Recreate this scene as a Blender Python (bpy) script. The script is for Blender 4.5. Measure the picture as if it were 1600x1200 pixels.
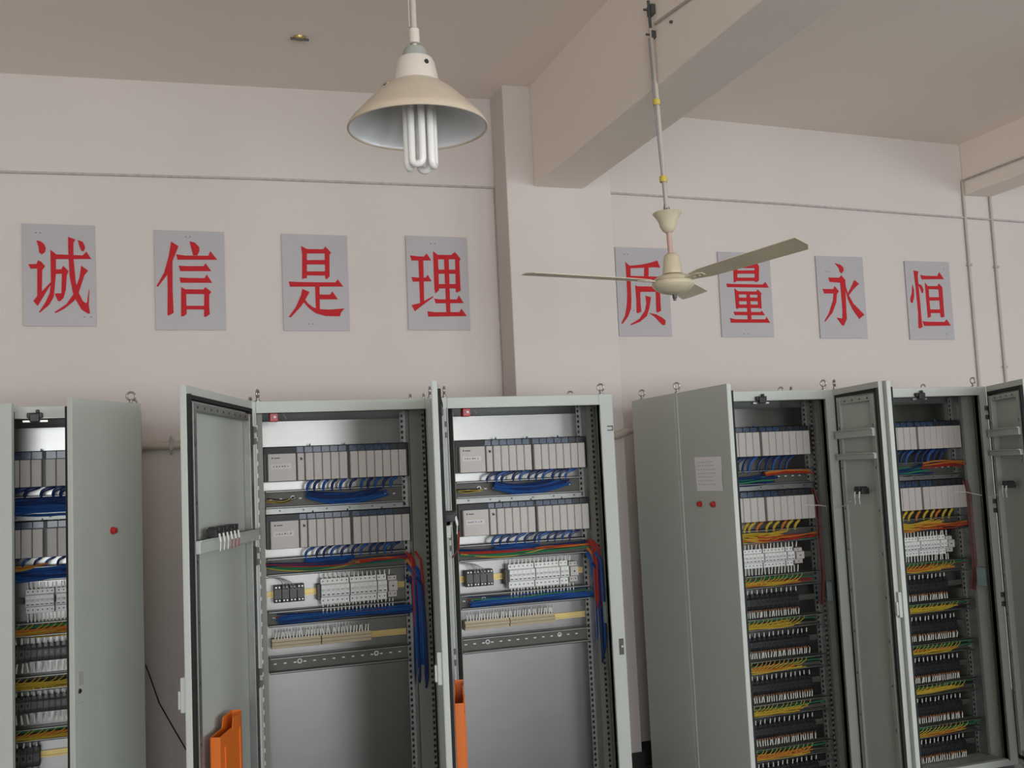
import bpy, math, random
from mathutils import Matrix, Vector
from math import sin, cos, pi, radians

for o in list(bpy.data.objects):
    bpy.data.objects.remove(o)
SC = bpy.context.scene
COL = SC.collection
random.seed(7)

# ------------------------------------------------------------------ camera
YAW, PITCH, ROLL = -0.330982, -0.086806, -0.046532
def cam_matrix():
    cy, sy, cp, sp, cr, sr = cos(YAW), sin(YAW), cos(PITCH), sin(PITCH), cos(ROLL), sin(ROLL)
    Ry = Matrix(((cy, 0, sy), (0, 1, 0), (-sy, 0, cy)))
    Rx = Matrix(((1, 0, 0), (0, cp, -sp), (0, sp, cp)))
    Rz = Matrix(((cr, -sr, 0), (sr, cr, 0), (0, 0, 1)))
    R = Rz @ Rx @ Ry
    conv = lambda r: Vector((r[0], r[2], -r[1]))
    x, y, z = conv(R[0]), -conv(R[1]), -conv(R[2])
    m = Matrix.Identity(4)
    for i in range(3):
        m[i][0], m[i][1], m[i][2] = x[i], y[i], z[i]
    m.translation = (0, 0, 1.65)
    return m
cd = bpy.data.cameras.new('camera')
cam = bpy.data.objects.new('camera', cd)
COL.objects.link(cam)
cam.matrix_world = cam_matrix()
cd.sensor_width = 36
cd.lens = 36 * 1604.8 / 1600
cd.clip_start = 0.05
SC.camera = cam

# ------------------------------------------------------------------ world, light, exposure
w = bpy.data.worlds.new('world'); SC.world = w; w.use_nodes = True
w.node_tree.nodes['Background'].inputs[0].default_value = (0.75, 0.85, 1.0, 1)
w.node_tree.nodes['Background'].inputs[1].default_value = 1.0
WINDOWS = [(-2.6, 0.4, 0.4, 3.0), (1.5, 4.5, 0.4, 3.0), (5.6, 9.2, 0.4, 3.0)]   # x0, x1, z0, z1 in the wall behind the camera
BACK = -4.5
XL, XR = -3.0, 9.5               # left and right walls
def area(name, loc, rot, sx, sy, power, col):
    l = bpy.data.lights.new(name, 'AREA'); l.shape = 'RECTANGLE'; l.size = sx; l.size_y = sy
    l.energy = power; l.color = col
    o = bpy.data.objects.new(name, l); o.location = loc; o.rotation_euler = rot; COL.objects.link(o)
    return o
POW = [230, 192, 104]
for (x0, x1, z0, z1), pw in zip(WINDOWS, POW):
    area('window_daylight', ((x0 + x1) / 2, BACK - 0.62, (z0 + z1) / 2), (radians(110), 0, 0), x1 - x0, z1 - z0, pw, (0.95, 0.98, 1.0))
SIDE = [(-3.6, -0.4, 1.0, 3.0), (0.4, 3.4, 1.0, 3.0)]      # y0, y1, z0, z1 in the right-hand wall
for (y0, y1, z0, z1), pw in zip(SIDE, [170, 10]):
    area('window_daylight', (XR + 0.35, (y0 + y1) / 2, (z0 + z1) / 2), (radians(104), 0, radians(90)), y1 - y0, z1 - z0, pw, (0.84, 0.93, 1.0))
SC.view_settings.view_transform = 'Standard'
SC.view_settings.look = 'None'
SC.view_settings.exposure = 0.0
SC.view_settings.gamma = 1.0
SC.view_settings.use_curve_mapping = False
SC.cycles.max_bounces = 8
SC.cycles.diffuse_bounces = 5
SC.cycles.use_denoising = True

# ------------------------------------------------------------------ materials
MAT = {}
def mat(name, col, rough=0.6, metal=0.0, bump=0.0, scale=40, var=0.0, vscale=3.0, spec=0.5, stretch=None, col2=None):
    m = bpy.data.materials.new(name); m.use_nodes = True
    nt = m.node_tree; b = nt.nodes['Principled BSDF']
    b.inputs['Base Color'].default_value = (*col, 1); b.inputs['Roughness'].default_value = rough
    b.inputs['Metallic'].default_value = metal; b.inputs['Specular IOR Level'].default_value = spec
    if var or bump:
        tc = nt.nodes.new('ShaderNodeTexCoord')
        mp = nt.nodes.new('ShaderNodeMapping'); nt.links.new(tc.outputs['Object'], mp.inputs[0])
        if stretch: mp.inputs['Scale'].default_value = stretch
    if var:
        n = nt.nodes.new('ShaderNodeTexNoise'); n.inputs['Scale'].default_value = vscale; n.inputs['Detail'].default_value = 5
        nt.links.new(mp.outputs[0], n.inputs['Vector'])
        r = nt.nodes.new('ShaderNodeValToRGB')
        c2 = col2 or tuple(c * (1 - var) for c in col)
        r.color_ramp.elements[0].position = 0.3; r.color_ramp.elements[0].color = (*c2, 1)
        r.color_ramp.elements[1].position = 0.7; r.color_ramp.elements[1].color = (*[min(1, c * (1 + (0 if col2 else var))) for c in col], 1)
        nt.links.new(n.outputs['Fac'], r.inputs[0]); nt.links.new(r.outputs[0], b.inputs['Base Color'])
    if bump:
        n2 = nt.nodes.new('ShaderNodeTexNoise'); n2.inputs['Scale'].default_value = scale; n2.inputs['Detail'].default_value = 4
        nt.links.new(mp.outputs[0], n2.inputs['Vector'])
        bp = nt.nodes.new('ShaderNodeBump'); bp.inputs['Strength'].default_value = bump; bp.inputs['Distance'].default_value = 0.01
        nt.links.new(n2.outputs['Fac'], bp.inputs['Height']); nt.links.new(bp.outputs[0], b.inputs['Normal'])
    MAT[name] = m
    return m
mat('wall_paint', (0.64, 0.575, 0.535), 0.8, bump=0.12, scale=25, var=0.025, vscale=1.2)
mat('ceiling_paint', (0.88, 0.785, 0.705), 0.85, bump=0.1, scale=20, var=0.03, vscale=0.8)
mat('trim_paint', (0.42, 0.39, 0.37), 0.7, var=0.15, vscale=30)
mat('floor_paint', (0.085, 0.083, 0.072), 0.3, var=0.15, vscale=2)
mat('baseboard_paint', (0.03, 0.03, 0.032), 0.5)
mat('cab_paint', (0.515, 0.545, 0.50), 0.42, bump=0.05, scale=400, var=0.02, vscale=2)
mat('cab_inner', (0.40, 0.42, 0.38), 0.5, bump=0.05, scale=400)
mat('galv', (0.215, 0.213, 0.203), 0.28, metal=1.0, bump=0.0, scale=60, var=0.03, vscale=6, stretch=(1, 1, 2.5))
mat('zinc', (0.27, 0.275, 0.26), 0.42, metal=0.7, var=0.08, vscale=20)
mat('steel', (0.40, 0.38, 0.35), 0.35, metal=0.9, var=0.1, vscale=60)
mat('dark_steel', (0.10, 0.10, 0.10), 0.45, metal=0.5)
mat('tray_grey', (0.10, 0.095, 0.083), 0.55, metal=0.2, var=0.1, vscale=15)
mat('gasket', (0.012, 0.012, 0.012), 0.8)
mat('black', (0.018, 0.018, 0.02), 0.45)
mat('black_gloss', (0.02, 0.02, 0.024), 0.25)
mat('beige', (0.52, 0.485, 0.45), 0.5, var=0.03, vscale=10)
mat('beige_dark', (0.45, 0.43, 0.40), 0.5)
mat('header_blue', (0.03, 0.055, 0.10), 0.25, var=0.5, vscale=70)
mat('header_black', (0.025, 0.028, 0.035), 0.35)
mat('white_plastic', (0.72, 0.73, 0.71), 0.4)
mat('white_wire', (0.78, 0.77, 0.72), 0.5)
mat('tan_plastic', (0.42, 0.34, 0.22), 0.5)
mat('dark_terminal', (0.085, 0.085, 0.08), 0.5, var=0.3, vscale=150)
mat('brass', (0.50, 0.38, 0.15), 0.4, metal=0.6, var=0.1, vscale=20)
mat('red', (0.45, 0.02, 0.02), 0.3)
mat('red_letter', (0.50, 0.022, 0.028), 0.75, spec=0.2)
mat('board', (0.43, 0.405, 0.41), 0.45, var=0.02, vscale=4)
mat('blue_wire', (0.015, 0.075, 0.27), 0.45)
mat('navy_wire', (0.012, 0.03, 0.11), 0.45)
mat('yellow_wire', (0.52, 0.36, 0.04), 0.45)
mat('orange_wire', (0.50, 0.17, 0.03), 0.45)
mat('red_wire', (0.36, 0.03, 0.02), 0.45)
mat('dark_red_wire', (0.15, 0.018, 0.015), 0.5)
mat('print_grey', (0.42, 0.41, 0.45), 0.8)
mat('green_wire', (0.03, 0.20, 0.09), 0.45)
mat('black_wire', (0.02, 0.02, 0.02), 0.5)
mat('grey_wire', (0.25, 0.25, 0.26), 0.5)
mat('orange_plastic', (0.72, 0.16, 0.015), 0.45)
mat('olive_metal', (0.20, 0.20, 0.165), 0.5, metal=0.1)
mat('sticker', (0.66, 0.63, 0.61), 0.7)
mat('paper', (0.86, 0.82, 0.83), 0.8)
mat('ink', (0.16, 0.16, 0.20), 0.8)
mat('pvc', (0.50, 0.44, 0.38), 0.5)
mat('cream_enamel', (0.64, 0.56, 0.40), 0.3, var=0.06, vscale=12)
mat('blade', (0.68, 0.58, 0.41), 0.4, var=0.08, vscale=6)
mat('shade_out', (0.62, 0.52, 0.40), 0.3, var=0.04, vscale=8)
mat('shade_in', (0.82, 0.82, 0.82), 0.28, metal=0.12)
mat('lamp_neck', (0.66, 0.60, 0.52), 0.35)
mat('lamp_cap', (0.33, 0.35, 0.31), 0.45)
mat('tube_glass', (0.88, 0.86, 0.82), 0.2)
mat('yellow_tape', (0.62, 0.48, 0.08), 0.5)
mat('pink_rod', (0.52, 0.36, 0.29), 0.4, var=0.1, vscale=30)
mat('clear_pack', (0.30, 0.40, 0.38), 0.25)
mat('window_frame_paint', (0.5, 0.5, 0.5), 0.5)

# ------------------------------------------------------------------ mesh helpers
class MB:
    """collects shapes; build() links them as ONE mesh object"""
    def __init__(s): s.v = []; s.f = []
    def add(s, vs, fs):
        n = len(s.v); s.v += [Vector(a) for a in vs]; s.f += [tuple(i + n for i in f) for f in fs]; return s
    def box(s, x0, x1, y0, y1, z0, z1):
        if x0 > x1: x0, x1 = x1, x0
        if y0 > y1: y0, y1 = y1, y0
        if z0 > z1: z0, z1 = z1, z0
        return s.add([(x0,y0,z0),(x1,y0,z0),(x1,y1,z0),(x0,y1,z0),(x0,y0,z1),(x1,y0,z1),(x1,y1,z1),(x0,y1,z1)],
                     [(0,3,2,1),(4,5,6,7),(0,1,5,4),(1,2,6,5),(2,3,7,6),(3,0,4,7)])
    def prism(s, poly, axis, a, b):
        """poly: 2-D outline; extruded along axis from a to b"""
        n = len(poly)
        if sum(poly[i][0]*poly[(i+1)%n][1]-poly[(i+1)%n][0]*poly[i][1] for i in range(n)) < 0: poly = poly[::-1]
        def P(u, v, t): return {'x': (t,u,v), 'y': (u,t,v), 'z': (u,v,t)}[axis]
        vs = [P(u,v,a) for u,v in poly] + [P(u,v,b) for u,v in poly]
        fs = [tuple(range(n)), tuple(range(2*n-1, n-1, -1))] + [(i,(i+1)%n,(i+1)%n+n,i+n) for i in range(n)]
        flip = (axis != 'y') == (b > a)
        if flip: fs = [f[::-1] for f in fs]
        return s.add(vs, fs)
    def tube(s, pts, r, n=6, caps=True, r2=None):
        pts = [Vector(p) for p in pts]; m = len(pts); vs = []
        up = None
        for i, p in enumerate(pts):
            t = (pts[min(i+1,m-1)] - pts[max(i-1,0)]).normalized()
            if up is None:
                up = t.cross(Vector((0,0,1)))
                if up.length < 0.1: up = t.cross(Vector((0,1,0)))
            up = (up - t * up.dot(t)).normalized(); w_ = t.cross(up)
            rr = r if r2 is None else r + (r2 - r) * i / (m - 1)
            for k in range(n):
                a = 2*pi*k/n; vs.append(p + (up*cos(a) + w_*sin(a))*rr)
        fs = [(i*n+k, i*n+(k+1)%n, (i+1)*n+(k+1)%n, (i+1)*n+k) for i in range(m-1) for k in range(n)]
        if caps: fs += [tuple(range(n-1,-1,-1)), tuple(range((m-1)*n, m*n))]
        return s.add(vs, fs)
    def lathe(s, prof, c=(0,0,0), n=32, close=False, axis='z'):
        """prof: (radius, height)"""
        vs = []; c = Vector(c)
        for r, h in prof:
            for k in range(n):
                a = 2*pi*k/n
                q = {'z': (r*cos(a), r*sin(a), h), 'y': (r*cos(a), h, r*sin(a)), 'x': (h, r*cos(a), r*sin(a))}[axis]
                vs.append(c + Vector(q))
        m = len(prof)
        fs = [(i*n+k, i*n+(k+1)%n, (i+1)*n+(k+1)%n, (i+1)*n+k) for i in range(m-1) for k in range(n)]
        if close: fs += [tuple(range(n-1,-1,-1)), tuple(range((m-1)*n, m*n))]
        return s.add(vs, fs)
    def torus(s, c, R, r, normal='y', n=20, k=8, a0=0, a1=2*pi):
        c = Vector(c); vs = []; full = abs(a1-a0-2*pi) < 1e-6
        m = n if full else n+1
        for i in range(m):
            a = a0 + (a1-a0)*i/n
            for j in range(k):
                b = 2*pi*j/k; rr = R + r*cos(b); h = r*sin(b)
                q = {'y': (rr*cos(a), h, rr*sin(a)), 'x': (h, rr*cos(a), rr*sin(a)), 'z': (rr*cos(a), rr*sin(a), h)}[normal]
                vs.append(c + Vector(q))
        fs = [(i*k+j, ((i+1)%m)*k+j, ((i+1)%m)*k+(j+1)%k, i*k+(j+1)%k) for i in range(n if full else n) for j in range(k)]
        return s.add(vs, fs)
    def xform(s, M):
        s.v = [M @ a for a in s.v]; return s
    def build(s, name, material, parent=None, local=False, smooth=False, bevel=0, origin=None):
        vs = s.v
        if origin is None and parent is None and not local:
            # a mesh of its own: origin at the middle of its base
            xs = [a.x for a in vs]; ys = [a.y for a in vs]; zs = [a.z for a in vs]
            origin = Vector(((min(xs)+max(xs))/2, (min(ys)+max(ys))/2, min(zs)))
        loc = Vector((0,0,0))
        if not local:
            Mi = W(parent).inverted() if parent else Matrix.Identity(4)
            vs = [Mi @ a for a in vs]
            if origin is not None: loc = Mi @ Vector(origin)
        elif origin is not None: loc = Vector(origin)
        vs = [a - loc for a in vs]
        me = bpy.data.meshes.new(name); me.from_pydata([tuple(a) for a in vs], [], s.f); me.materials.append(MAT[material])
        if smooth:
            me.polygons.foreach_set('use_smooth', [True]*len(me.polygons))
            try: me.set_sharp_from_angle(angle=radians(40))
            except Exception: pass
        me.update()
        o = bpy.data.objects.new(name, me); COL.objects.link(o); o.location = loc
        if parent: o.parent = parent
        if bevel:
            b = o.modifiers.new('bevel', 'BEVEL'); b.width = bevel; b.segments = 2; b.limit_method = 'ANGLE'
        return o
def W(o):
    M = Matrix.LocRotScale(o.location, o.rotation_euler, o.scale)
    return W(o.parent) @ M if o.parent else M
def tag(o, label=None, cat=None, group=None, kind=None):
    if label: o['label'] = label
    if cat: o['category'] = cat
    if group: o['group'] = group
    if kind: o['kind'] = kind
    return o
def thing(name, label, cat, loc, group=None, rz=0):
    o = bpy.data.objects.new(name, None); o.empty_display_size = 0.05; COL.objects.link(o)
    o.location = loc; o.rotation_euler = (0,0,rz)
    return tag(o, label, cat, group)
CACHE = {}
def unit(key, make, name, material, parent, loc, rz=0, bevel=0, smooth=False):
    """alike pieces share one mesh; loc in the parent's space"""
    if key not in CACHE:
        o = make().build(name, material, local=True, bevel=bevel, smooth=smooth); CACHE[key] = o
    else:
        o = CACHE[key].copy(); o.parent = None; COL.objects.link(o); o.name = name
    o.parent = parent; o.location = loc; o.rotation_euler = (0,0,rz)
    return o
def struct(o, kind='structure'):
    o['kind'] = kind; return o
def rnd(a, b): return random.uniform(a, b)
def curve(p0, p1, p2, p3, n=8):
    P = [Vector(p) for p in (p0, p1, p2, p3)]
    return [P[0]*(1-t)**3 + P[1]*3*t*(1-t)**2 + P[2]*3*t*t*(1-t) + P[3]*t**3 for t in [i/n for i in range(n+1)]]

GLYPHS = [
 [[58,418,76,414,92,401,100,381,96,361,82,349,70,358,67,385],[22,300,58,302,65,320,78,314,96,292,83,272,81,168,121,215,123,208,62,97,43,121,60,145,61,280,32,278],[120,373,146,351,264,349,281,368,303,332,120,327],[120,373,144,329,144,266,139,204,133,142,112,102,70,64,68,68,96,115,115,159,121,212],[142,277,168,278,176,295,200,270,192,249,187,178,177,138,161,121,151,122,137,159,167,160,170,256,141,255],[199,439,232,427,223,411,223,331,232,214,244,165,262,125,276,112,282,117,291,182,293,179,289,103,295,63,286,61,257,81,231,129,218,165,204,250,201,330,199,384],[257,298,288,274,271,251,244,161,225,125,180,85,140,63,136,67,189,107,221,156,249,241],[242,425,265,417,276,390,270,370,259,371,251,390]],
 [[79,448,114,425,89,362,57,278,13,217,5,219,42,287,65,370],[84,362,82,196,85,86,62,72,55,75,58,195,58,278,62,333],[167,452,192,446,214,423,214,402,204,381,183,380],[102,384,143,378,257,380,267,404,300,360,108,356],[113,326,151,324,234,326,242,341,270,301,120,298],[116,266,150,264,237,264,247,283,273,241,121,239],[123,218,142,206,146,183,147,121,147,82,133,69,120,69],[136,206,230,206,239,219,268,194,253,175,253,183,135,182],[234,198,258,198,256,124,258,80,238,66,230,68],[143,122,235,123,234,104,143,104]],
 [[99,447,129,431,125,277,100,272,104,402],[120,431,214,432,226,447,255,415,244,400,228,410,119,407],[221,414,246,410,243,287,228,273,220,277],[125,372,222,375,221,351,124,349],[123,312,222,314,222,292,123,291],[31,257,77,255,273,256,285,273,313,235,37,230],[166,235,189,233,187,113,167,112],[188,191,242,190,255,208,283,166,188,165],[100,219,136,203,119,172,92,129,38,70,26,71,64,124,92,186],[110,167,126,143,153,122,190,113,237,111,316,118,296,94,291,76,217,77,166,91,130,119,100,155]],
 [[22,407,67,403,99,403,116,420,139,382,31,379],[68,381,95,382,91,157,68,147],[25,289,65,286,105,287,116,302,137,267,34,263],[21,135,69,147,141,185,144,180,37,102],[152,433,177,414,178,333,176,218,155,200,151,228],[171,414,253,415,275,432,306,394,298,381,283,392,170,389],[275,401,298,391,298,217,277,207,271,210],[173,332,275,334,274,311,172,309],[172,252,274,254,273,230,171,228],[212,404,238,405,235,99,213,99],[148,172,176,168,276,169,287,191,312,149,155,146],[107,102,148,97,286,99,299,117,327,77,111,73]],
 [[63,434,90,413,166,421,226,434,271,448,287,405,247,407,188,403,95,398,68,393],[65,433,95,404,91,324,89,217,83,159,60,111,24,71,17,76,44,121,58,180,65,243,66,350],[184,406,212,406,207,347,179,347],[69,353,291,351,316,365,337,333,67,329],[119,297,149,287,146,191,148,143,125,133,118,138,121,218],[123,292,275,292,282,262,133,259],[249,273,277,268,275,192,276,149,256,139,246,141],[181,237,215,229,203,170,182,117,133,82,80,64,71,67,134,101,172,149,184,191],[198,136,241,128,275,112,301,93,298,66,284,64,267,77,234,112]],
 [[106,455,134,442,127,347,112,333,102,333],[117,446,246,447,268,459,287,431,279,423,115,419],[255,439,284,428,277,344,259,336,248,338],[120,405,278,409,276,388,119,385],[117,361,274,364,273,343,115,340],[51,324,95,322,303,322,322,338,343,303,55,302],[104,294,132,275,128,181,115,169,106,176],[117,278,255,278,264,291,292,264,279,258,115,259],[261,272,284,261,283,174,267,174,260,182],[126,239,265,241,263,219,125,217],[117,197,274,198,273,177,115,176],[185,271,207,271,207,105,182,104],[86,153,132,153,274,152,284,160,302,133,97,132],[61,114,98,107,305,108,313,122,335,87,65,86]],
 [[142,475,179,467,201,453,206,430,187,410,175,421,170,443],[87,383,168,383,183,398,212,369,208,352,202,179,201,122,175,79,162,82,126,130,169,125,174,179,172,351,95,355],[38,310,117,310,128,329,157,296,141,279,131,225,98,161,40,104,34,107,71,156,108,236,117,282,49,281],[279,370,312,347,266,310,229,272,223,283,247,318],[210,366,210,329,223,283,258,220,334,149,294,122,248,185,220,248,206,312]],
 [[49,357,58,325,55,278,39,236,25,242,25,266,40,301],[67,449,104,445,96,414,96,349,99,231,99,125,102,81,80,72,70,78,77,172,74,337],[92,364,122,353,133,326,128,303,117,305,109,332],[118,421,160,416,255,417,270,442,303,397,126,392],[149,371,175,344,173,255,175,149,151,140,150,208],[154,349,248,350,260,367,287,340,275,328,166,329],[255,346,284,334,282,149,263,143,253,149],[168,276,269,277,267,255,166,254],[167,196,276,197,273,173,165,172],[106,119,145,116,282,115,298,131,327,91,117,88]]]
BOARDS = [(-0.614, 2.459, -0.29, 2.959), (-0.017, 2.441, 0.319, 2.947), (0.607, 2.438, 0.949, 2.948), (1.265, 2.442, 1.611, 2.958), (2.502, 2.408, 2.842, 2.93), (3.175, 2.402, 3.535, 2.92), (3.867, 2.393, 4.217, 2.912), (4.541, 2.384, 4.893, 2.896)]

# ================================================================== the room
YW, YC = 5.353, 5.137            # wall plane, face of the column
struct(MB().box(XL-.2, XR+.2, BACK-.3, YW+.2, -.1, 0).build('floor', 'floor_paint'))
struct(MB().box(XL-.2, XR+.2, YW, YW+.2, 0, 3.95).build('wall_front', 'wall_paint'))
struct(MB().box(XL-.2, XL, BACK-.2, YW, 0, 3.95).build('wall_left', 'wall_paint'))
wr = MB(); ys = [BACK-.2] + [v for q in SIDE for v in q[:2]] + [YW]
for i in range(0, len(ys), 2): wr.box(XR, XR+.2, ys[i], ys[i+1], 0, 3.95)
for y0, y1, z0, z1 in SIDE: wr.box(XR, XR+.2, y0, y1, 0, z0); wr.box(XR, XR+.2, y0, y1, z1, 3.95)
struct(wr.build('wall_right', 'wall_paint'))
for i, (y0, y1, z0, z1) in enumerate(SIDE):
    f = MB()
    for a, b in ((y0, y0+.05), (y1-.05, y1), ((y0+y1)/2-.025, (y0+y1)/2+.025)): f.box(XR+.03, XR+.08, a, b, z0, z1)
    f.box(XR+.03, XR+.08, y0+.05, y1-.05, z0, z0+.05); f.box(XR+.03, XR+.08, y0+.05, y1-.05, z1-.05, z1)
    struct(f.build('window_%d' % (i+4), 'window_frame_paint'))
wb = MB()
xs = [XL] + [v for q in WINDOWS for v in q[:2]] + [XR]
for i in range(0, len(xs), 2): wb.box(xs[i], xs[i+1], BACK-.2, BACK, 0, 3.95)
for x0, x1, z0, z1 in WINDOWS: wb.box(x0, x1, BACK-.2, BACK, 0, z0); wb.box(x0, x1, BACK-.2, BACK, z1, 3.95)
struct(wb.build('wall_back', 'wall_paint'))
for i, (x0, x1, z0, z1) in enumerate(WINDOWS):
    f = MB()
    for a, b in ((x0, x0+.05), (x1-.05, x1), ((x0+x1)/2-.025, (x0+x1)/2+.025)): f.box(a, b, BACK-.08, BACK-.03, z0, z1)
    f.box(x0+.05, x1-.05, BACK-.08, BACK-.03, z0, z0+.05); f.box(x0+.05, x1-.05, BACK-.08, BACK-.03, z1-.05, z1)
    struct(f.build('window_%d' % (i+1), 'window_frame_paint'))
# ceiling in two bays either side of the beam, each with the small slope of hand-finished plaster
c = MB().prism([(XL, 3.648), (1.95, 3.763), (1.95, 3.95), (XL, 3.95)], 'y', BACK, YW)
c.prism([(2.23, 3.759), (XR, 3.596), (XR, 3.95), (2.23, 3.95)], 'y', BACK, YW)
struct(c.build('ceiling', 'ceiling_paint'))
struct(MB().box(1.787, 2.404, YC, YW, 0, 3.90).build('column', 'wall_paint', bevel=.006))
struct(MB().box(1.945, 2.237, BACK, YC, 3.203, 3.92).build('ceiling_beam', 'ceiling_paint', bevel=.008))
struct(MB().box(5.072, 5.30, BACK, YW, 3.35, 3.90).build('ceiling_beam', 'ceiling_paint', bevel=.006))
# dark skirting
struct(MB().box(XL, 1.787, YW-.012, YW, 0, .13).build('baseboard_left', 'baseboard_paint'))
struct(MB().box(2.404, XR, YW-.012, YW, 0, .13).build('baseboard_right', 'baseboard_paint'))
struct(MB().box(1.775, 2.414, YC-.012, YC, 0, .14).box(2.404, 2.414, YC, YW-.012, 0, .14).build('baseboard_front', 'baseboard_paint'))
# thin surface ducts along the wall (old wiring ledge)
def strip(a, b, h=.011, d=.012):
    (xa, za), (xb, zb) = a, b
    return MB().prism([(xa, za), (xb, zb), (xb, zb+h), (xa, za+h)], 'y', YW-d, YW)
t1 = strip((XL, 3.150), (-.715, 3.203)); 
for a, b in (((-.715, 3.203), (.486, 3.229)), ((.486, 3.229), (1.787, 3.242))):
    t1.v += strip(a, b).v; n = len(t1.v) - 8; t1.f += [tuple(i+n for i in f) for f in strip(a, b).f]
struct(t1.build('trim_1', 'trim_paint'))
t2 = MB()
for a, b in (((2.404, 3.246), (3.685, 3.228)), ((3.685, 3.228), (4.718, 3.200)), ((4.718, 3.200), (5.568, 3.182)), ((5.568, 3.182), (XR, 3.06))):
    q = strip(a, b); n = len(t2.v); t2.v += q.v; t2.f += [tuple(i+n for i in f) for f in q.f]
struct(t2.build('trim_2', 'trim_paint'))
# cord in the corner beside the column
z = 3.245; pts = []
while z > .14:
    pts.append((1.7835 + rnd(-.0012, .0012), YW-.004, z)); z -= .06
tag(MB().tube(pts, .0032, 5).build('wiring_cord', 'trim_paint'), 'thin grey cord running down the corner beside the column', 'cord')

# vertical surface conduits at the right, with clips
def vpipe(x, z0, z1, clips, label):
    t = thing('conduit', label, 'pipe', (x, YW-.010, z0), 'pair of thin vertical wall conduits')
    MB().tube([(x, YW-.010, z0), (x, YW-.010, z1)], .0095, 10).build('pipe', 'pvc', t, smooth=True)
    for zc in clips: MB().box(x-.016, x+.016, YW-.022, YW, zc-.007, zc+.007).build('clip', 'trim_paint', t)
vpipe(5.062, .4, 3.349, (2.88, 1.9), 'thin vertical conduit on the wall nearer the last sign board')
vpipe(5.284, .4, 3.349, (2.87, 2.2, 1.6), 'thin vertical conduit on the wall farther right, near the picture edge')
t = thing('conduit', 'thin conduit running along the side of the right ceiling beam', 'pipe', (5.064, 3.0, 3.44))
MB().tube([(5.064, YW-.01, 3.447), (5.064, -2, 3.447)], .007, 8).build('pipe', 'trim_paint', t)
MB().tube([(5.062, YW-.010, 3.35), (5.062, YW-.010, 3.447), (5.064, YW-.03, 3.447)], .008, 8).build('elbow', 'pvc', t)

# horizontal conduits behind the cabinets
t = thing('conduit', 'cream horizontal wall conduit with clamp between the two left cabinets', 'pipe', (-.3, YW-.02, 1.87))
MB().tube([(-1.6, YW-.024, 1.862), (1.1, YW-.024, 1.867)], .021, 12).build('pipe', 'pvc', t, smooth=True)
MB().box(.036, .054, YW-.047, YW, 1.838, 1.892).build('clamp', 'trim_paint', t, bevel=.003)
for zz in (1.905, 1.825): MB().lathe([(0, -.006), (.008, -.006), (.008, .003), (.004, .003), (.004, 0)], (.045, YW-.006, zz), 10, axis='y').build('screw', 'trim_paint', t)
t = thing('conduit', 'cream horizontal conduit with an offset bend on the column face', 'pipe', (2.2, YC-.02, 1.82))
MB().tube([(1.80, YC-.022, 1.829), (2.33, YC-.022, 1.829)], .017, 12).build('pipe', 'pvc', t, smooth=True)
MB().tube(curve((2.33, YC-.022, 1.829), (2.38, YC-.022, 1.829), (2.37, YC-.022, 1.845), (2.41, YC-.022, 1.847)), .021, 12).build('elbow', 'pvc', t, smooth=True)
MB().tube([(2.40, YC-.022, 1.847), (2.75, YC-.022, 1.849)], .013, 12).build('pipe', 'pvc', t, smooth=True)
# loose wire hanging on the lower left wall
tag(MB().tube([(-.12, YW-.006, .90), (-.077, YW-.006, .781), (-.03, YW-.006, .63), (.035, YW-.006, .50), (.087, YW-.006, .40), (.16, YW-.006, .22), (.2, YW-.006, .1)], .0032, 5)
    .build('wire', 'black_wire'), 'thin black wire hanging down the lower left wall', 'cable')

# ================================================================== sign boards with cut lettering
SIGN = ['first character of the left four, sincerity', 'second character of the left four, trust', 'third character of the left four', 'fourth character, nearest the column on its left',
        'first right of the column, behind the fan hub', 'second right of the column, behind a fan blade', 'seventh in the row', 'last at the right end of the row']
CH = ['\u8bda', '\u4fe1', '\u662f', '\u7406', '\u8d28', '\u91cf', '\u6c38', '\u6052']
SPOTS = [[(.055,.455),(.075,.455),(.27,.045),(.30,.045)], [(.15,.475),(.17,.475)], [(.13,.035),(.15,.035)], [(.14,.475),(.165,.475)], [(.06,.48),(.08,.48),(.10,.15)],
         [(.15,.02),(.18,.02)], [(.07,.42),(.09,.42)], [(.31,.46),(.29,.035)]]
for k, (x0, z0, x1, z1) in enumerate(BOARDS):
    t = thing('sign_board', 'pale grey board with red character %s, %s' % (CH[k], SIGN[k]), 'sign', (x0, YW, z0), 'wall sign boards')
    lean = [-.004, .0, 0, .002, .003, .005, .004, .003][k]
    MB().prism([(x0, z0), (x1, z0), (x1+lean, z1), (x0+lean, z1)], 'y', YW-.010, YW).build('panel', 'board', t)
    m = MB()
    for j, pl in enumerate(GLYPHS[k]):
        m.prism([(x0 + pl[i]/1000, z0 + pl[i+1]/1000) for i in range(0, len(pl), 2)], 'y', YW-.0125-.0001*j, YW-.010)
    m.build('lettering', 'red_letter', t)
    m = MB()
    for a, b in SPOTS[k]: m.box(x0+a-.003, x0+a+.003, YW-.0115, YW-.010, z0+b-.002, z0+b+.002)
    m.build('nail_heads', 'dark_steel', t)

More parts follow.
